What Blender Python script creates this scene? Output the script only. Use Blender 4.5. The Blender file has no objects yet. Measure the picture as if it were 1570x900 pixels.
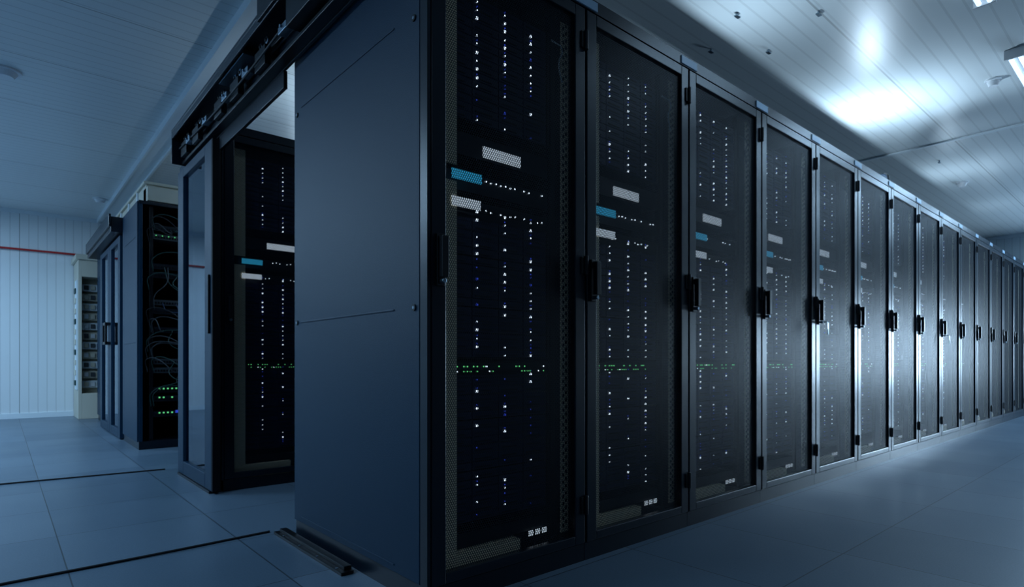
import bpy, math, random
from mathutils import Vector
random.seed(7)
scene = bpy.context.scene
scene.view_settings.view_transform = 'Standard'
scene.view_settings.look = 'None'

# ------------------------------------------------------------ materials
def new_mat(name):
    m = bpy.data.materials.new(name); m.use_nodes = True
    nt = m.node_tree
    return m, nt, nt.nodes['Principled BSDF']
def simple(name, col, rough=0.5, metal=0.0, emit=None, estr=0.0, bump=0.0, bscale=300, spec=0.5):
    m, nt, b = new_mat(name)
    b.inputs['Base Color'].default_value = (*col, 1)
    b.inputs['Roughness'].default_value = rough
    b.inputs['Metallic'].default_value = metal
    b.inputs['Specular IOR Level'].default_value = spec
    if emit:
        b.inputs['Emission Color'].default_value = (*emit, 1)
        b.inputs['Emission Strength'].default_value = estr
    tc = nt.nodes.new('ShaderNodeTexCoord')
    n = nt.nodes.new('ShaderNodeTexNoise'); n.inputs['Scale'].default_value = bscale
    nt.links.new(tc.outputs['Object'], n.inputs['Vector'])
    if bump > 0:
        bp = nt.nodes.new('ShaderNodeBump'); bp.inputs['Strength'].default_value = bump
        bp.inputs['Distance'].default_value = 0.002
        nt.links.new(n.outputs['Fac'], bp.inputs['Height'])
        nt.links.new(bp.outputs['Normal'], b.inputs['Normal'])
    return m

def M(nt, op, a, b=None, c=None):
    n = nt.nodes.new('ShaderNodeMath'); n.operation = op
    for i, v in enumerate((a, b, c)):
        if v is None: continue
        if isinstance(v, (int, float)): n.inputs[i].default_value = v
        else: nt.links.new(v, n.inputs[i])
    return n.outputs[0]

m_black = simple('black_powder_coat', (0.003, 0.008, 0.016), 0.29, bump=0.10, bscale=900, spec=0.40)
m_panel = simple('side_panel_powder_coat', (0.003, 0.026, 0.056), 0.40, bump=0.5, bscale=420, spec=0.22)
m_dark = simple('matte_black', (0.002, 0.003, 0.006), 0.6, spec=0.2)
m_hand = simple('handle_black', (0.003, 0.005, 0.008), 0.35, spec=0.35)
m_steel = simple('steel', (0.25, 0.33, 0.40), 0.35, 1.0)
m_raillit = simple('rail_and_light_strip', (0.85, 0.76, 0.55), 0.5, 0.0)  # base lightened to paint light on the rails and strips
m_drive = simple('drive_bay_blue', (0.007, 0.014, 0.060), 0.45, spec=0.3)
m_chassis = simple('server_chassis', (0.005, 0.009, 0.016), 0.45, spec=0.3)
m_white = simple('white_label_plate', (0.75, 0.82, 0.88), 0.5, emit=(0.7, 0.85, 1), estr=0.45)  # white plates glow by added emission in place of light on them
m_cyan = simple('cyan_label_plate', (0.05, 0.40, 0.65), 0.5, emit=(0.03, 0.36, 0.62), estr=0.5)  # cyan plate also brightened by added emission
m_toplabel = simple('top_label', (0.30, 0.45, 0.60), 0.4)
m_ledw = simple('led_white', (0.8, 0.9, 1), 0.5, emit=(0.72, 0.86, 1), estr=1.5)
m_ledb = simple('led_blue', (0.05, 0.1, 0.6), 0.5, emit=(0.05, 0.10, 0.9), estr=0.35)
m_ledg = simple('led_green', (0.1, 0.5, 0.2), 0.5, emit=(0.16, 0.85, 0.28), estr=0.65)
m_beige = simple('beige_metal', (0.56, 0.54, 0.45), 0.5)
m_wmetal = simple('white_metal', (0.72, 0.80, 0.85), 0.45)
m_red = simple('red_pipe_paint', (0.45, 0.02, 0.02), 0.4)
m_rubber = simple('black_rubber', (0.008, 0.01, 0.013), 0.6)
m_plastic = simple('white_plastic', (0.7, 0.74, 0.78), 0.4)
m_tube = simple('lamp_diffuser', (0.9, 0.95, 1), 0.4, emit=(0.62, 0.82, 1.0), estr=1.3)
m_tubelow = simple('added_lamp_diffuser', (0.9, 0.95, 1), 0.4, emit=(0.62, 0.82, 1.0), estr=1.0)  # glow of the added uplights and wall panel
m_cabg = simple('cable_green', (0.01, 0.05, 0.045), 0.5)
m_cabb = simple('cable_blue', (0.01, 0.035, 0.09), 0.5)
m_cabw = simple('cable_grey', (0.04, 0.05, 0.06), 0.5)

# perforated mesh (real holes via procedural mask on the sheet)
def perforated(name, pitch, rad):
    m, nt, b = new_mat(name)
    b.inputs['Base Color'].default_value = (0.008, 0.016, 0.026, 1)
    b.inputs['Roughness'].default_value = 0.42
    b.inputs['Specular IOR Level'].default_value = 0.15
    tc = nt.nodes.new('ShaderNodeTexCoord'); s = nt.nodes.new('ShaderNodeSeparateXYZ')
    nt.links.new(tc.outputs['Object'], s.inputs[0])
    u = M(nt, 'MULTIPLY', s.outputs['X'], 1/pitch)
    v = M(nt, 'MULTIPLY', s.outputs['Z'], 1/(pitch*1.7320508))
    ds = []
    for off in (0.0, 0.5):
        fu = M(nt, 'SUBTRACT', M(nt, 'FRACT', M(nt, 'ADD', u, off)), 0.5)
        fv = M(nt, 'MULTIPLY', M(nt, 'SUBTRACT', M(nt, 'FRACT', M(nt, 'ADD', v, off)), 0.5), 1.7320508)
        ds.append(M(nt, 'SQRT', M(nt, 'ADD', M(nt, 'MULTIPLY', fu, fu), M(nt, 'MULTIPLY', fv, fv))))
    d = M(nt, 'MINIMUM', ds[0], ds[1])
    solid = M(nt, 'GREATER_THAN', d, rad)
    nt.links.new(solid, b.inputs['Alpha'])
    return m
m_perf = perforated('perforated_steel', 0.0085, 0.425)

def glass(name, tint, alpha):
    m, nt, b = new_mat(name)
    out = nt.nodes['Material Output']
    g = nt.nodes.new('ShaderNodeBsdfGlossy'); g.inputs['Roughness'].default_value = 0.04
    g.inputs['Color'].default_value = (0.8, 0.9, 1, 1)
    t = nt.nodes.new('ShaderNodeBsdfTransparent'); t.inputs['Color'].default_value = (*tint, 1)
    lw = nt.nodes.new('ShaderNodeFresnel'); lw.inputs['IOR'].default_value = alpha
    mx = nt.nodes.new('ShaderNodeMixShader')
    nt.links.new(lw.outputs[0], mx.inputs[0]); nt.links.new(t.outputs[0], mx.inputs[1]); nt.links.new(g.outputs[0], mx.inputs[2])
    nt.links.new(mx.outputs[0], out.inputs['Surface'])
    return m
m_glass = glass('tinted_glass', (0.45, 0.6, 0.72), 2.0)

# floor
def line_mask(nt, coord, period, offset, width):
    f = M(nt, 'FRACT', M(nt, 'DIVIDE', M(nt, 'SUBTRACT', coord, offset - 0.5*period), period))
    return M(nt, 'LESS_THAN', M(nt, 'ABSOLUTE', M(nt, 'SUBTRACT', f, 0.5)), width/period/2)
m_floor, nt, b = new_mat('floor_tiles')
tc = nt.nodes.new('ShaderNodeTexCoord'); s = nt.nodes.new('ShaderNodeSeparateXYZ'); nt.links.new(tc.outputs['Object'], s.inputs[0])
lm = M(nt, 'MAXIMUM', line_mask(nt, s.outputs['X'], 0.6, 0.19, 0.005), line_mask(nt, s.outputs['Y'], 0.6, 2.72, 0.005))
n1 = nt.nodes.new('ShaderNodeTexNoise'); n1.inputs['Scale'].default_value = 160; n1.inputs['Detail'].default_value = 4
n2 = nt.nodes.new('ShaderNodeTexNoise'); n2.inputs['Scale'].default_value = 1.2
nt.links.new(tc.outputs['Object'], n1.inputs['Vector']); nt.links.new(tc.outputs['Object'], n2.inputs['Vector'])
cx = M(nt, 'FLOOR', M(nt, 'DIVIDE', M(nt, 'SUBTRACT', s.outputs['X'], 0.19), 0.6))
cy = M(nt, 'FLOOR', M(nt, 'DIVIDE', M(nt, 'SUBTRACT', s.outputs['Y'], 2.72), 0.6))
cb = nt.nodes.new('ShaderNodeCombineXYZ'); nt.links.new(cx, cb.inputs[0]); nt.links.new(cy, cb.inputs[1])
wn = nt.nodes.new('ShaderNodeTexWhiteNoise'); nt.links.new(cb.outputs[0], wn.inputs['Vector'])
val = M(nt, 'ADD', M(nt, 'MULTIPLY', n1.outputs['Fac'], 0.5), M(nt, 'MULTIPLY', wn.outputs['Value'], 0.25))
cr = nt.nodes.new('ShaderNodeValToRGB')
cr.color_ramp.elements[0].position = 0.1; cr.color_ramp.elements[0].color = (0.062, 0.105, 0.152, 1)
cr.color_ramp.elements[1].position = 0.75; cr.color_ramp.elements[1].color = (0.15, 0.21, 0.275, 1)
nt.links.new(val, cr.inputs[0])
mx = nt.nodes.new('ShaderNodeMix'); mx.data_type = 'RGBA'
nt.links.new(lm, mx.inputs['Factor']); nt.links.new(cr.outputs[0], mx.inputs['A']); mx.inputs['B'].default_value = (0.03, 0.045, 0.06, 1)
nt.links.new(mx.outputs['Result'], b.inputs['Base Color'])
rr = M(nt, 'ADD', M(nt, 'MULTIPLY', n2.outputs['Fac'], 0.2), 0.26)
nt.links.new(rr, b.inputs['Roughness'])
bp = nt.nodes.new('ShaderNodeBump'); bp.inputs['Strength'].default_value = 0.12; bp.inputs['Distance'].default_value = 0.002
nt.links.new(n1.outputs['Fac'], bp.inputs['Height']); nt.links.new(bp.outputs[0], b.inputs['Normal'])

# ribbed sandwich panels for ceiling and walls
def ribbed(name, col, axis, period, seam_period, seam_off, rough, strength):
    m, nt, b = new_mat(name)
    tc = nt.nodes.new('ShaderNodeTexCoord'); s = nt.nodes.new('ShaderNodeSeparateXYZ'); nt.links.new(tc.outputs['Object'], s.inputs[0])
    c = s.outputs[axis]
    rib = line_mask(nt, c, period, 0.0, period*0.14)
    seam = line_mask(nt, c, seam_period, seam_off, 0.012)
    h = M(nt, 'ADD', rib, M(nt, 'MULTIPLY', seam, 3.0))
    bp = nt.nodes.new('ShaderNodeBump'); bp.invert = True
    bp.inputs['Strength'].default_value = strength; bp.inputs['Distance'].default_value = 0.003
    nt.links.new(h, bp.inputs['Height']); nt.links.new(bp.outputs[0], b.inputs['Normal'])
    n = nt.nodes.new('ShaderNodeTexNoise'); n.inputs['Scale'].default_value = 0.8; nt.links.new(tc.outputs['Object'], n.inputs['Vector'])
    cr = nt.nodes.new('ShaderNodeValToRGB')
    cr.color_ramp.elements[0].color = (*[x*0.9 for x in col], 1); cr.color_ramp.elements[1].color = (*col, 1)
    nt.links.new(n.outputs['Fac'], cr.inputs[0])
    mx = nt.nodes.new('ShaderNodeMix'); mx.data_type = 'RGBA'
    fac = M(nt, 'MAXIMUM', M(nt, 'MULTIPLY', rib, 0.18), M(nt, 'MULTIPLY', seam, 0.5))
    nt.links.new(fac, mx.inputs['Factor']); nt.links.new(cr.outputs[0], mx.inputs['A'])
    mx.inputs['B'].default_value = (col[0]*0.25, col[1]*0.25, col[2]*0.25, 1)
    nt.links.new(mx.outputs['Result'], b.inputs['Base Color'])
    b.inputs['Roughness'].default_value = rough
    return m
m_ceil = ribbed('ceiling_panels', (0.72, 0.78, 0.80), 'Y', 0.095, 0.95, 4.30, 0.36, 0.35)
m_wallx = ribbed('wall_panels', (0.80, 0.85, 0.87), 'X', 0.10, 1.0, 0.2, 0.45, 0.5)
m_wally = ribbed('wall_panels_side', (0.68, 0.78, 0.84), 'Y', 0.10, 1.0, 0.2, 0.45, 0.5)
m_wallf = ribbed('wall_panels_dark', (0.05, 0.07, 0.09), 'X', 0.10, 1.0, 0.2, 0.6, 0.5)

# ------------------------------------------------------------ mesh builder
class MB:
    def __init__(s): s.v = []; s.f = []; s.mi = []; s.mats = []
    def mat(s, m):
        if m not in s.mats: s.mats.append(m)
        return s.mats.index(m)
    def box(s, x0, x1, y0, y1, z0, z1, m):
        k = len(s.v); i = s.mat(m)
        s.v += [(x0,y0,z0),(x1,y0,z0),(x1,y1,z0),(x0,y1,z0),(x0,y0,z1),(x1,y0,z1),(x1,y1,z1),(x0,y1,z1)]
        for f in ((0,3,2,1),(4,5,6,7),(0,1,5,4),(1,2,6,5),(2,3,7,6),(3,0,4,7)):
            s.f.append(tuple(k+a for a in f)); s.mi.append(i)
    def cyl(s, c, r, h, axis, m, n=16, r2=None):
        k = len(s.v); i = s.mat(m); r2 = r if r2 is None else r2
        for e, rr in ((0, r), (1, r2)):
            for a in range(n):
                t = 2*math.pi*a/n; p = (rr*math.cos(t), rr*math.sin(t)); w = h*e
                if axis == 'z': q = (p[0], p[1], w)
                elif axis == 'y': q = (p[0], w, p[1])
                else: q = (w, p[0], p[1])
                s.v.append((c[0]+q[0], c[1]+q[1], c[2]+q[2]))
        for a in range(n):
            bb = (a+1) % n
            s.f.append((k+a, k+bb, k+n+bb, k+n+a)); s.mi.append(i)
        s.f.append(tuple(k+a for a in range(n))); s.mi.append(i)
        s.f.append(tuple(k+n+a for a in range(n))); s.mi.append(i)
    def mesh(s, name):
        me = bpy.data.meshes.new(name); me.from_pydata(s.v, [], s.f)
        for m in s.mats: me.materials.append(m)
        me.polygons.foreach_set('material_index', s.mi); me.update()
        import bmesh
        bm = bmesh.new(); bm.from_mesh(me); bmesh.ops.recalc_face_normals(bm, faces=bm.faces); bm.to_mesh(me); bm.free()
        return me
def obj(name, me, parent=None, loc=(0,0,0), bevel=0):
    o = bpy.data.objects.new(name, me); scene.collection.objects.link(o); o.location = loc
    if parent: o.parent = parent
    if bevel:
        b = o.modifiers.new('bevel', 'BEVEL'); b.width = bevel; b.segments = 2; b.limit_method = 'ANGLE'
    return o
def empty(name, loc=(0,0,0), rot=0):
    e = bpy.data.objects.new(name, None); scene.collection.objects.link(e); e.location = loc
    e.rotation_euler = (0,0,rot); e.empty_display_size = 0.1
    return e
def curve(name, pts, r, m, parent=None):
    cu = bpy.data.curves.new(name, 'CURVE'); cu.dimensions = '3D'; cu.bevel_depth = r; cu.bevel_resolution = 2
    sp = cu.splines.new('BEZIER'); sp.bezier_points.add(len(pts)-1)
    for p, q in zip(sp.bezier_points, pts):
        p.co = q; p.handle_left_type = p.handle_right_type = 'AUTO'
    cu.materials.append(m)
    o = bpy.data.objects.new(name, cu); scene.collection.objects.link(o)
    if parent: o.parent = parent
    return o

# ------------------------------------------------------------ constants
P = 0.724; W = 0.721; D = 1.10; H = 2.22
X0 = 0.998; Y0 = 1.547
CEIL = 2.885
XL, XR, YF, YB = -4.0, 12.62, -1.9, 10.6

# ------------------------------------------------------------ room
def shell(name, x0,x1,y0,y1,z0,z1,m):
    mb = MB(); mb.box(x0,x1,y0,y1,z0,z1,m); return obj(name, mb.mesh(name))
shell('floor', XL, XR, YF, YB, -0.1, 0.0, m_floor)
shell('ceiling', XL, XR, YF, YB, CEIL, CEIL+0.1, m_ceil)
shell('wall_back', XL, XR, YB, YB+0.1, 0, CEIL, m_wallx)
shell('wall_front', XL, XR, YF-0.1, YF, 0, CEIL, m_wallf)
shell('wall_left', XL-0.1, XL, YF, YB, 0, CEIL, m_wally)
shell('wall_right', XR, XR+0.1, YF, YB, 0, CEIL, m_wally)
shell('trim_1', XL, XR, YB-0.04, YB, CEIL-0.05, CEIL, m_wmetal)
shell('trim_2', XR-0.04, XR, YF, YB-0.05, CEIL-0.05, CEIL, m_wmetal)
shell('trim_3', 6.78, 6.82, YF+0.01, YB-0.05, CEIL-0.012, CEIL, m_wmetal)
shell('baseboard_back', XL, XR, YB-0.015, YB, 0, 0.07, m_wmetal)

# ceiling channel running toward the back
mb = MB()
mb.box(1.08, 1.24, 1.0, YB-0.05, CEIL-0.035, CEIL, m_wmetal)
mb.box(1.07, 1.09, 1.0, YB-0.05, CEIL-0.06, CEIL, m_wmetal)
mb.box(1.23, 1.25, 1.0, YB-0.05, CEIL-0.06, CEIL, m_wmetal)
obj('ceiling_conduit', mb.mesh('ceiling_conduit'))

# ------------------------------------------------------------ rack meshes
def carcass():
    mb = MB()
    mb.box(0, W, 0.035, D, H-0.025, H, m_black)          # roof
    mb.box(0, W, 0.0, 0.035, 2.17, H, m_black)           # fascia
    mb.box(0, W, 0.01, D, 0.0, 0.068, m_black)            # plinth
    mb.box(0, 0.012, 0.036, D, 0.068, H-0.025, m_black)
    mb.box(W-0.012, W, 0.036, D, 0.068, H-0.025, m_black)
    mb.box(0.012, W-0.012, D-0.012, D, 0.068, H-0.025, m_dark)
    for x in (0.012, W-0.052):                           # front posts
        mb.box(x, x+0.04, 0.036, 0.07, 0.068, H-0.025, m_black)
    # 19in rails
    mb.box(0.085, 0.108, 0.085, 0.115, 0.10, 2.14, m_dark)
    mb.box(0.612, 0.632, 0.085, 0.115, 0.10, 2.14, m_dark)
    # perforated rail at right; pale left strip paints light spill behind the mesh
    mb.box(0.628, 0.669, 0.046, 0.050, 0.12, 2.1, m_raillit)
    mb.box(0.075, 0.140, 0.055, 0.058, 0.12, 1.385, m_raillit); mb.box(0.075, 0.140, 0.055, 0.058, 1.44, 2.1, m_raillit)
    z = 0.14
    while z < 2.08:
        mb.box(0.636, 0.644, 0.044, 0.047, z, z+0.012, m_dark)
        mb.box(0.651, 0.659, 0.044, 0.047, z+0.012, z+0.024, m_dark)
        z += 0.028
    # pale strip for a sill, painting floor light seen through the mesh
    mb.box(0.075, 0.42, 0.05, 0.09, 0.070, 0.138, m_raillit)
    for k in range(3):
        mb.box(0.50+k*0.035, 0.522+k*0.035, 0.088, 0.092, 0.120, 0.140, m_white)
    return mb.mesh('rack_carcass')
def door_frame():
    mb = MB()
    s = 0.060
    mb.box(0.004, s, 0.0, 0.030, 0.073, 2.165, m_black)
    mb.box(W-s, W-0.004, 0.0, 0.030, 0.073, 2.165, m_black)
    mb.box(s, W-s, 0.0, 0.030, 2.12, 2.165, m_black)
    mb.box(s, W-s, 0.0, 0.030, 0.073, 0.108, m_black)
    return mb.mesh('door_frame')
def door_mesh():
    mb = MB(); mb.mats = [m_perf]
    for y in (0.012, 0.0133):     # front and rear faces of the perforated sheet
        k = len(mb.v)
        mb.v += [(0.058,y,0.105),(W-0.058,y,0.105),(W-0.058,y,2.122),(0.058,y,2.122)]
        mb.f.append((k,k+1,k+2,k+3)); mb.mi.append(0)
    return mb.mesh('perforated_panel')
def handle():
    mb = MB()
    x = 0.034
    mb.box(x-0.015, x+0.015, -0.010, 0.001, 1.02, 1.185, m_hand)
    mb.box(x-0.012, x+0.012, -0.036, -0.014, 1.045, 1.175, m_hand)
    mb.box(x-0.010, x+0.010, -0.026, -0.008, 1.15, 1.175, m_hand)
    mb.cyl((x, -0.030, 1.035), 0.008, 0.022, 'y', m_steel, 12)
    for z in (0.185, 1.12, 2.0):     # hinges on the far stile
        mb.cyl((W-0.006, -0.007, z), 0.009, 0.075, 'z', m_hand, 12)
        mb.box(W-0.03, W-0.006, -0.006, 0.001, z+0.005, z+0.07, m_hand)
    return mb.mesh('handle_and_hinges')
def equipment():
    mb = MB()
    x0, x1, yf = 0.112, 0.608, 0.10
    def server(z, rows=3):
        h = rows*0.0296
        mb.box(x0, x1, yf+0.006, 0.85, z+0.001, z+h-0.001, m_chassis)
        mb.box(x0-0.01, x0+0.004, yf-0.004, yf+0.02, z+0.003, z+h-0.003, m_dark)
        mb.box(x1-0.004, x1+0.01, yf-0.004, yf+0.02, z+0.003, z+h-0.003, m_dark)
        for r in range(rows):
            for c in range(4):
                a = x0+0.008 + c*0.1205; zz = z+0.003+r*0.029
                mb.box(a, a+0.116, yf, yf+0.01, zz, zz+0.0255, m_drive)
                mb.box(a+0.012, a+0.085, yf-0.003, yf+0.002, zz+0.006, zz+0.010, m_dark)
    z = 0.22
    while z < 0.70: server(z); z += 0.0895
    mb.box(x0, x1, yf, 0.5, 0.735, 0.780, m_chassis)   # switch
    z = 0.795
    while z < 1.26: server(z); z += 0.0895
    mb.box(x0, x1, yf, 0.6, 1.285, 1.345, m_chassis)
    mb.box(x0, x1, yf, 0.6, 1.375, 1.440, m_chassis)
    mb.box(x0, x1, yf, 0.6, 1.500, 1.575, m_chassis)
    z = 1.625
    while z < 2.03: server(z); z += 0.0895
    mb.box(x0, x1, yf, 0.6, 0.14, 0.185, m_chassis)
    mb.box(0.285, 0.462, yf-0.006, yf, 1.510, 1.548, m_white)
    mb.box(0.118, 0.243, 0.050, 0.054, 1.393, 1.426, m_cyan)
    mb.box(0.118, 0.238, 0.050, 0.054, 1.302, 1.334, m_white)
    return mb.mesh('servers')
def leds(seed):
    r = random.Random(seed); mb = MB(); yf = 0.10
    def led(x, z, m, s=0.0024): mb.box(x-s, x+s, yf-0.006, yf-0.001, z-s, z+s, m)
    for (za, zb, p) in ((0.22, 0.70, .42), (0.795, 1.26, .78), (1.625, 2.03, .66)):
        z = za
        while z < zb:
            for row in range(3):
                for c in range(4):
                    x = 0.128 + c*0.129; zz = z+0.010+row*0.029
                    q = r.random()
                    if q < p:
                        led(x, zz, m_ledw if r.random() < .9 else m_ledb, 0.0038 if r.random() < .5 else 0.0022)
                    if r.random() < .35: led(x, zz+0.012, m_ledb, 0.0018)
            z += 0.0895
    for z in (0.765, 0.747):
        for k in range(34):
            if r.random() < .42: led(0.13+k*0.0142, z, m_ledg if r.random() < .8 else m_ledw, 0.0022)
    for z in (1.425, 1.32):
        for k in range(14):
            if r.random() < .5: led(0.275+k*0.023, z-0.003+ (k%2)*0.003, m_ledw, 0.0021)
    return mb.mesh('status_leds')
ME = dict(c=carcass(), f=door_frame(), p=door_mesh(), h=handle(), e=equipment())
LED = [leds(i) for i in range(5)]

mbl = MB(); mbl.box(W-0.065, W+0.065, -0.005, 0.0, 2.175, 2.210, m_toplabel); lab_me = mbl.mesh('top_label_plate')

def side_panel_mesh():
    mb = MB()
    mb.box(-0.012, 0.0, 0.045, D-0.01, 0.075, H-0.004, m_panel)
    for z in (0.10, 0.955, 1.90):
        mb.box(-0.0155, -0.011, 0.20, 1.01, z-0.003, z+0.003, m_panel)
    return mb.mesh('side_panel')
def side_trim():
    mb = MB()
    for z in (0.955, 1.88):
        for y in (0.075, 1.055):
            mb.cyl((-0.0165, y, z), 0.011, 0.005, 'x', m_hand, 14)
            mb.cyl((-0.0175, y, z), 0.005, 0.003, 'x', m_steel, 10)
    mb.box(-0.012, 0.0, 0.0, 0.040, 0.07, H, m_black)
    return mb.mesh('panel_screws')

def rack(x, y, seed, end=False, label=True):
    e = empty('server_rack', (x, y, 0))
    obj('carcass', ME['c'], e)
    obj('door_frame', ME['f'], e, bevel=0.003)
    obj('perforated_panel', ME['p'], e)
    obj('handle_and_hinges', ME['h'], e, bevel=0.003)
    obj('servers', ME['e'], e)
    obj('status_leds', LED[seed % 5], e)
    if label: obj('top_label', lab_me, e)
    if end:
        obj('side_panel', side_panel_mesh(), e, bevel=0.003)
        obj('panel_screws', side_trim(), e)
    curve('patch_cable', [(0.59,0.060,2.02),(0.62,0.035,1.99),(0.605,0.035,1.92),(0.625,0.038,1.86)], 0.003, m_wmetal if seed < 2 else m_cabw, e)
    return e
for i in range(16):
    e = rack(X0+0.012+i*P if i else X0+0.012, Y0, i, end=(i == 0), label=(i < 15))
    if i in (4, 8):   # keys left in the lock
        mb = MB(); mb.cyl((0.034,-0.055,1.035),0.003,0.03,'y',m_steel,8); mb.box(0.022,0.046,-0.060,-0.057,0.985,1.03,m_steel)
        mb.box(0.030,0.036,-0.062,-0.056,0.955,0.99,m_steel)
        obj('keys', mb.mesh('keys'), e)

# second row (facing the aisle)
X2, Y2 = 1.012, 3.80
for i in range(4):
    rack(X2+i*P, Y2, i+1, end=(i == 0), label=False)

# third row
X3, Y3 = 0.925, 6.10
def open_rack():
    e = empty('open_network_rack', (X3, Y3, 0))
    mb = MB(); D3 = 0.83
    mb.box(0, W, 0, D3, H-0.03, H, m_black); mb.box(0, W, 0, D3, 0, 0.07, m_black)
    mb.box(0, 0.03, 0, D3, 0.07, H-0.03, m_panel); mb.box(W-0.03, W, 0, D3, 0.07, H-0.03, m_panel)
    mb.box(0.03, W-0.03, D3-0.02, D3, 0.07, H-0.03, m_dark)
    mb.box(0.09, 0.12, 0.06, 0.09, 0.07, H-0.03, m_hand); mb.box(0.60, 0.63, 0.06, 0.09, 0.07, H-0.03, m_hand)
    obj('frame', mb.mesh('open_frame'), e, bevel=0.003)
    mb = MB(); r = random.Random(3)
    for z in (0.28, 0.42, 0.50, 0.68, 0.76, 1.05, 1.22, 1.3, 1.55, 1.63, 1.9, 1.98):
        mb.box(0.12, 0.60, 0.07, 0.6, z, z+0.05, m_chassis if r.random() < .6 else m_cabw)
        for k in range(20):
            mb.box(0.135+k*0.0225, 0.15+k*0.0225, 0.066, 0.072, z+0.012, z+0.03, m_dark)
    for z in (0.28, 0.42, 0.50):
        for k in range(14):
            if r.random() < .75:
                a = 0.13+k*0.034; mb.box(a, a+0.013, 0.058, 0.066, z+0.03, z+0.043, m_ledg)
    for k in range(3):
        mb.box(0.30+k*0.05, 0.325+k*0.05, 0.056, 0.066, 0.31, 0.335, m_ledb)
    for k in range(8):
        mb.box(0.14+k*0.05, 0.148+k*0.05, 0.056, 0.066, 1.93, 1.938, m_ledg)
    obj('network_units', mb.mesh('network_units'), e)
    for k in range(40):
        za = r.choice((0.7, 0.78, 1.07, 1.24, 1.32, 1.57, 1.65, 1.92, 2.0)); xa = r.uniform(0.14, 0.58)
        zb = za + r.uniform(-0.35, 0.25); zb = min(max(zb, 0.5), 2.1); xb = r.choice((0.10, 0.62))+r.uniform(-.03, .03)
        curve('patch_cable', [(xa, 0.065, za), (xa+r.uniform(-.05,.05), 0.02+r.uniform(-.01,.01), (za*2+zb)/3-0.05), (xb, 0.03, zb), (xb, 0.05, zb-0.12)],
              0.004, r.choice((m_cabg, m_cabb, m_cabw, m_rubber)), e)
    mb = MB(); mb.box(-0.012, 0, 0.01, 0.82, 0.07, H-0.01, m_panel)
    mb.box(-0.016, -0.011, 0.10, 0.74, 0.952, 0.958, m_panel); mb.box(-0.016, -0.011, 0.10, 0.74, 1.898, 1.904, m_panel)
    obj('side_panel', mb.mesh('side_panel_b'), e, bevel=0.003)
open_rack()
for i in range(1, 3): rack(X3+i*P, Y3, i, label=False)

# ------------------------------------------------------------ sliding aisle door + header
def glass_leaf(mb, mg, x, y0, y1, z0, z1, st=0.10):
    mb.box(x, x+0.045, y0, y0+st, z0, z1, m_panel); mb.box(x, x+0.045, y1-st, y1, z0, z1, m_panel)
    mb.box(x, x+0.045, y0+st, y1-st, z0, z0+0.09, m_panel); mb.box(x, x+0.045, y0+st, y1-st, z1-0.06, z1, m_panel)
    mg.box(x+0.018, x+0.026, y0+st-0.005, y1-st+0.005, z0+0.085, z1-0.055, m_glass)
e = empty('sliding_glass_door', (0, 0, 0))
mb, mg = MB(), MB()
glass_leaf(mb, mg, 0.938, 3.78, 4.64, 0.015, 2.10, 0.15)
mb.box(0.938, 0.983, 3.755, 3.78, 0.015, 2.10, m_dark)
mb.box(0.925, 0.938, 3.80, 3.82, 0.95, 1.30, m_hand)
obj('leaf_frame', mb.mesh('leaf_frame'), e, bevel=0.004)
obj('glass_pane', mg.mesh('glass_pane'), e)
mb = MB(); mb.box(0.93, 0.983, 3.8, 4.62, 0.0, 0.0145, m_hand)
obj('floor_guide', mb.mesh('floor_guide'), e)

e = empty('sliding_door_track', (0, 0, 0))
mb = MB()
ya, yb = 1.95, 4.46
T = 2.335
mb.box(0.865, 0.985, ya, yb, T-0.02, T, m_black)           # top cover
mb.box(0.972, 0.985, ya, yb, 2.11, T-0.02, m_black)        # back plate
mb.box(0.865, 0.875, ya, yb, T-0.06, T-0.02, m_black)      # front lip
mb.box(0.865, 0.985, yb, yb+0.012, 2.11, T, m_black)       # end cap
mb.box(0.925, 0.972, ya, yb, 2.115, 2.132, m_hand)         # lower rail
mb.box(0.940, 0.955, ya, yb, 2.225, 2.245, m_hand)         # running rail
mb.box(0.972, 0.990, 2.70, 3.74, 2.03, 2.11, m_black)      # lintel above opening
obj('track_profile', mb.mesh('track_profile'), e, bevel=0.002)
mb = MB(); r = random.Random(5)
for y in (2.75, 3.15, 3.45, 3.95, 4.25):
    mb.box(0.905, 0.935, y, y+0.14, 2.14, 2.23, m_hand)
    for dy in (0.03, 0.11):
        mb.cyl((0.922, y+dy, 2.262), 0.018, 0.04, 'x', m_steel, 16)
        mb.cyl((0.916, y+dy, 2.262), 0.008, 0.05, 'x', m_hand, 12)
for y in (2.45, 2.95, 3.3, 3.7, 4.1):
    mb.box(0.89, 0.925, y, y+0.09, 2.17, 2.20, m_steel); mb.cyl((0.88, y+0.045, 2.19), 0.007, 0.02, 'x', m_steel, 10)
mb.box(0.885, 0.955, 3.0, 3.42, 2.275, 2.30, m_steel)
mb.box(0.88, 0.965, 2.05, 2.42, 2.15, 2.30, m_hand)        # motor box
mb.box(0.855, 0.865, 2.40, 2.70, T-0.05, T+0.06, m_hand)
obj('rollers_and_brackets', mb.mesh('rollers_and_brackets'), e, bevel=0.002)
curve('drive_belt', [(0.90, 2.4, 2.20), (0.895, 3.0, 2.165), (0.90, 3.6, 2.17), (0.90, 4.4, 2.20)], 0.005, m_rubber, e)

# threshold plate at the end of the first row
mb = MB(); mb.box(0.935, 0.985, 2.02, 2.72, 0.0, 0.012, m_hand); mb.box(0.955, 0.985, 2.04, 2.70, 0.012, 0.026, m_hand)
for k in range(4): mb.cyl((0.945, 2.08+k*0.18, 0.012), 0.006, 0.003, 'z', m_steel, 10)
obj('door_guide_plate', mb.mesh('door_guide_plate'), bevel=0.002)

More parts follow.
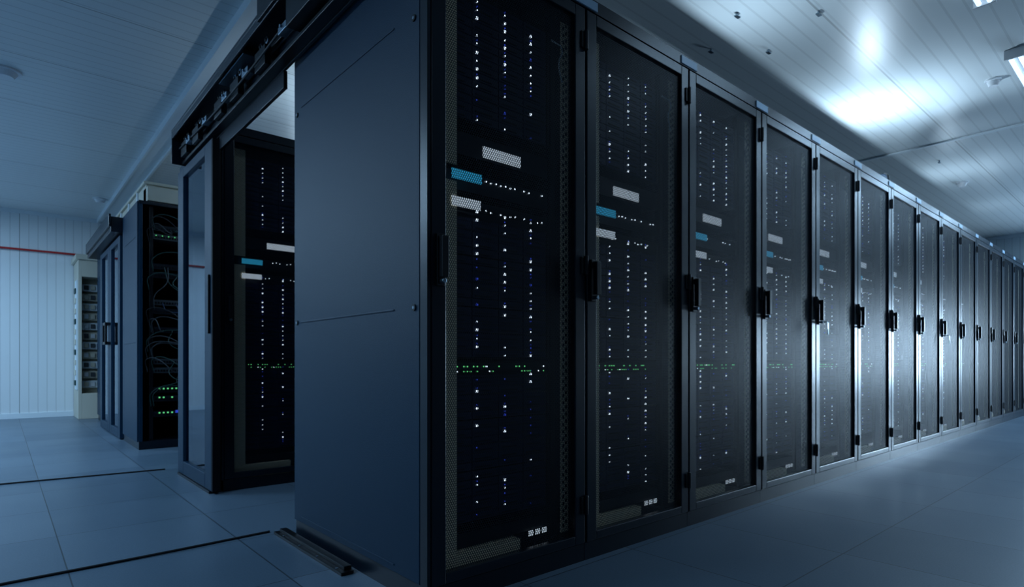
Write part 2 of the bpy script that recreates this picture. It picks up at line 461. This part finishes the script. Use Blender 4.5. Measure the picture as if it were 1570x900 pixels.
# back aisle containment doors (closed pair)
e = empty('aisle_containment_door', (0, 0, 0))
mb, mg = MB(), MB()
glass_leaf(mb, mg, 0.90, 7.01, 7.76, 0.012, 2.05, 0.13); glass_leaf(mb, mg, 0.90, 7.77, 8.52, 0.012, 2.05, 0.13)
mb.box(0.82, 0.96, 6.97, 9.0, 2.07, 2.22, m_black); mb.box(0.80, 0.82, 6.95, 9.0, 2.12, 2.24, m_black)
for y0, y1 in ((7.66, 7.69), (7.84, 7.87)):
    mb.box(0.85, 0.87, y0, y1, 0.98, 1.20, m_hand)
mb.box(0.85, 0.90, 7.66, 7.87, 1.18, 1.21, m_hand); mb.box(0.85, 0.90, 7.66, 7.87, 0.97, 1.0, m_hand)
obj('frame_and_handle', mb.mesh('containment_frame'), e, bevel=0.004)
obj('glass_panes', mg.mesh('containment_glass'), e)
for i in range(2): rack(1.0+i*P, 8.58, i+2, label=False, end=(i == 0))

# beige cable trunking over third row
e = empty('cable_trunking')
mb = MB()
mb.box(1.00, 1.34, 6.22, 9.6, 2.24, 2.40, m_beige); mb.box(0.98, 1.36, 6.20, 9.6, 2.40, 2.425, m_beige)
mb.box(1.00, 1.60, 6.15, 6.35, 2.24, 2.37, m_beige)
for k in range(6): mb.box(0.985, 1.355, 6.6+k*0.5, 6.64+k*0.5, 2.2205, 2.41, m_wmetal)
obj('trunking_body', mb.mesh('trunking_body'), e, bevel=0.004)

# electrical cabinet on the back wall
e = empty('electrical_cabinet', (0.80, 9.92, 0))
mb = MB()
mb.box(0, 0.6, 0.3, 0.66, 0, 2.18, m_beige); mb.box(0, 0.04, 0, 0.3, 0, 2.18, m_beige); mb.box(0.56, 0.6, 0, 0.3, 0, 2.18, m_beige)
mb.box(0.04, 0.56, 0, 0.3, 1.95, 2.18, m_beige); mb.box(0.04, 0.56, 0, 0.3, 0, 0.35, m_beige); mb.box(-0.03, 0.63, -0.03, 0.66, 2.18, 2.25, m_beige)
r = random.Random(9)
for k in range(11):
    z = 0.42+k*0.135
    mb.box(0.06, 0.54, 0.20, 0.3, z, z+0.10, m_beige if k % 2 else m_wmetal)
    for j in range(6): mb.box(0.08+j*0.075, 0.13+j*0.075, 0.17, 0.2, z+0.02, z+0.08, r.choice((m_cabw, m_beige, m_plastic)))
mb.box(-0.02, 0.0, 0.02, 0.24, 0.4, 1.9, m_wmetal)
for k in range(10): mb.box(-0.035, -0.02, 0.05, 0.2, 0.46+k*0.14, 0.53+k*0.14, m_cabg if k % 3 == 0 else m_beige)
obj('cabinet_body', mb.mesh('cabinet_body'), e, bevel=0.003)

# red pipe on back wall
mb = MB(); mb.cyl((XL, YB-0.045, 2.335), 0.014, 5.2, 'x', m_red, 12)
for k in range(6): mb.box(XL+0.4+k*0.9, XL+0.43+k*0.9, YB-0.05, YB, 2.325, 2.345, m_steel)
obj('sprinkler_pipe', mb.mesh('sprinkler_pipe'))

# floor cables
curve('floor_cable', [(-4+0.05, 2.75, 0.005), (-2, 2.71, 0.005), (-0.8, 2.70, 0.005), (0.0, 2.72, 0.005), (0.5, 2.735, 0.005), (0.93, 2.76, 0.005)], 0.005, m_rubber)
curve('floor_cable', [(-4+0.05, 4.98, 0.005), (-1.5, 4.99, 0.005), (0.0, 4.95, 0.005), (0.5, 4.90, 0.005), (0.90, 4.86, 0.005)], 0.005, m_rubber)

# detectors & ceiling bits
def detector(name, x, y, r):
    mb = MB(); mb.cyl((x, y, CEIL-0.015), r, 0.015, 'z', m_plastic, 24)
    mb.cyl((x, y, CEIL-0.05), r*0.55, 0.035, 'z', m_plastic, 24, r2=r*0.8)
    obj(name, mb.mesh(name))
detector('smoke_detector', 0.02, 5.6, 0.10); detector('smoke_detector', 0.97, 9.2, 0.08)
detector('smoke_detector', 5.58, 0.948, 0.05); detector('smoke_detector', 8.5, 1.73, 0.06)
for (x, y) in ((3.35, 1.78), (3.7, 1.45), (3.9, 1.85), (3.6, 2.1), (7.4, 1.7)):
    mb = MB(); mb.cyl((x, y, CEIL-0.02), 0.006, 0.02, 'z', m_steel, 8); mb.box(x-0.02, x+0.02, y-0.01, y+0.01, CEIL-0.025, CEIL-0.018, m_steel)
    obj('ceiling_hook', mb.mesh('ceiling_hook'))
mb = MB(); mb.box(-0.10, -0.01, 5.0, 5.2, 2.42, 2.56, m_hand); mb.cyl((-0.055, 5.1, 2.56), 0.012, CEIL-2.56, 'z', m_hand, 10)
obj('ceiling_speaker', mb.mesh('ceiling_speaker'), bevel=0.01)

# added unseen ladder on the rack roofs, casting shadow bands on the ceiling
ladder = empty('shadow_ladder')
mb = MB()
mb.box(1.6, 12.3, 1.795, 1.85, 2.375, 2.415, m_hand); mb.box(1.6, 12.3, 2.26, 2.30, 2.375, 2.415, m_hand)
for k in range(26): mb.box(1.7+k*0.42, 1.73+k*0.42, 1.85, 2.26, 2.38, 2.40, m_hand)
for k in range(8):
    mb.box(1.72+k*1.46, 1.75+k*1.46, 1.81, 1.84, H, 2.375, m_hand); mb.box(1.72+k*1.46, 1.75+k*1.46, 2.265, 2.295, H, 2.375, m_hand)
obj('shadow_ladder_frame', mb.mesh('shadow_ladder_frame'), ladder)

# ------------------------------------------------------------ lamps
COL = (0.44, 0.71, 1.0)
def area(parent, loc, sx, sy, power, rot=(0,0,0), col=COL):
    l = bpy.data.lights.new('lamp', 'AREA'); l.shape = 'RECTANGLE'; l.size = sx; l.size_y = sy
    l.energy = power; l.color = col
    o = bpy.data.objects.new('lamp', l); scene.collection.objects.link(o); o.location = loc; o.rotation_euler = rot
    o.parent = parent
    return o
def ceiling_light(x, y, power, along='x', L=1.2):
    e = empty('ceiling_light', (x, y, CEIL), 0 if along == 'x' else math.pi/2)
    mb = MB(); mb.box(-L/2, L/2, -0.05, 0.05, -0.035, -0.001, m_plastic)
    for a in (-L/2-0.02, L/2): mb.box(a, a+0.02, -0.055, 0.055, -0.065, -0.001, m_plastic)
    obj('housing', mb.mesh('lamp_housing'), e, bevel=0.004)
    mb = MB(); mb.cyl((-L/2, -0.025, -0.050), 0.012, L, 'x', m_tube, 12); mb.cyl((-L/2, 0.025, -0.050), 0.012, L, 'x', m_tube, 12)
    obj('tubes', mb.mesh('lamp_tubes'), e)
    area(e, (0, 0, -0.075), L, 0.1, power)
ceiling_light(3.64, 0.76, 6); ceiling_light(5.74, 0.76, 13); ceiling_light(7.9, 0.76, 22); ceiling_light(10.0, 0.76, 20)
ceiling_light(0.5, -1.0, 3)
for y, p in ((3.0, 52), (5.8, 76), (8.6, 100)): ceiling_light(-1.6, y, p, 'y')
ceiling_light(3.0, 5.5, 26); ceiling_light(3.0, 8.0, 26); ceiling_light(2.6, 3.25, 6)

# added uplights hidden on the rack roofs, brightening the ceiling
def added_uplight(x, y, power, s=0.07, with_rod=False, par=None):
    e = empty('added_uplight', (x, y, H))
    if par: e.parent = par
    mb = MB(); mb.box(-0.07, 0.07, -0.045, 0.045, 0.0, 0.012, m_hand)
    mb.box(-0.07, 0.07, -0.045, -0.038, 0.012, 0.028, m_hand); mb.box(-0.07, 0.07, 0.038, 0.045, 0.012, 0.028, m_hand)
    mb.box(-0.05, 0.05, -0.03, 0.03, 0.012, 0.022, m_tubelow)
    obj('housing', mb.mesh('added_uplight_housing'), e)
    area(e, (0, 0, 0.030), s, 0.03, power, (math.pi, 0, 0), (0.60, 0.81, 1))
    if with_rod:
        curve('shadow_rod', [(0.18, 0.0, 0.0), (0.18, 0.0, 0.10), (0.084, -0.10, 0.10), (0.084, -0.10, 0.0)], 0.014, m_hand, e)  # rod added to cast a diagonal shadow on the ceiling
added_uplight(5.45, 1.73, 16, with_rod=True, par=ladder); added_uplight(3.3, 1.74, 4.5, par=ladder); added_uplight(7.9, 1.74, 3.5, par=ladder); added_uplight(10.0, 1.74, 0.8, par=ladder)
added_uplight(2.1, 4.3, 7); added_uplight(2.6, 6.6, 6)

# added unseen light panel on the end wall, for sheen on far doors
e = empty('added_wall_light', (XR, -0.85, 1.05))
mb = MB(); mb.box(-0.05, 0, -0.55, 0.55, -0.6, 0.6, m_plastic); mb.box(-0.056, -0.05, -0.5, 0.5, -0.55, 0.55, m_tubelow)
obj('housing', mb.mesh('added_wall_light_housing'), e)
area(e, (-0.06, 0, 0), 1.1, 1.0, 215, (0, math.pi/2, 0), (0.52, 0.76, 1))

# world
w = bpy.data.worlds.new('world'); scene.world = w; w.use_nodes = True
w.node_tree.nodes['Background'].inputs[0].default_value = (0.05, 0.12, 0.2, 1)
w.node_tree.nodes['Background'].inputs[1].default_value = 0.1

# ------------------------------------------------------------ camera
cam = bpy.data.cameras.new('camera'); co = bpy.data.objects.new('camera', cam); scene.collection.objects.link(co)
co.location = (0, 0, 0.781)
yaw = math.atan2(1035, 901)   # angle from +X
co.rotation_euler = (math.pi/2, 0, yaw - math.pi/2)
cam.sensor_width = 36; cam.lens = 36*901/1570
cam.shift_y = 105/1570
cam.clip_start = 0.05
scene.camera = co
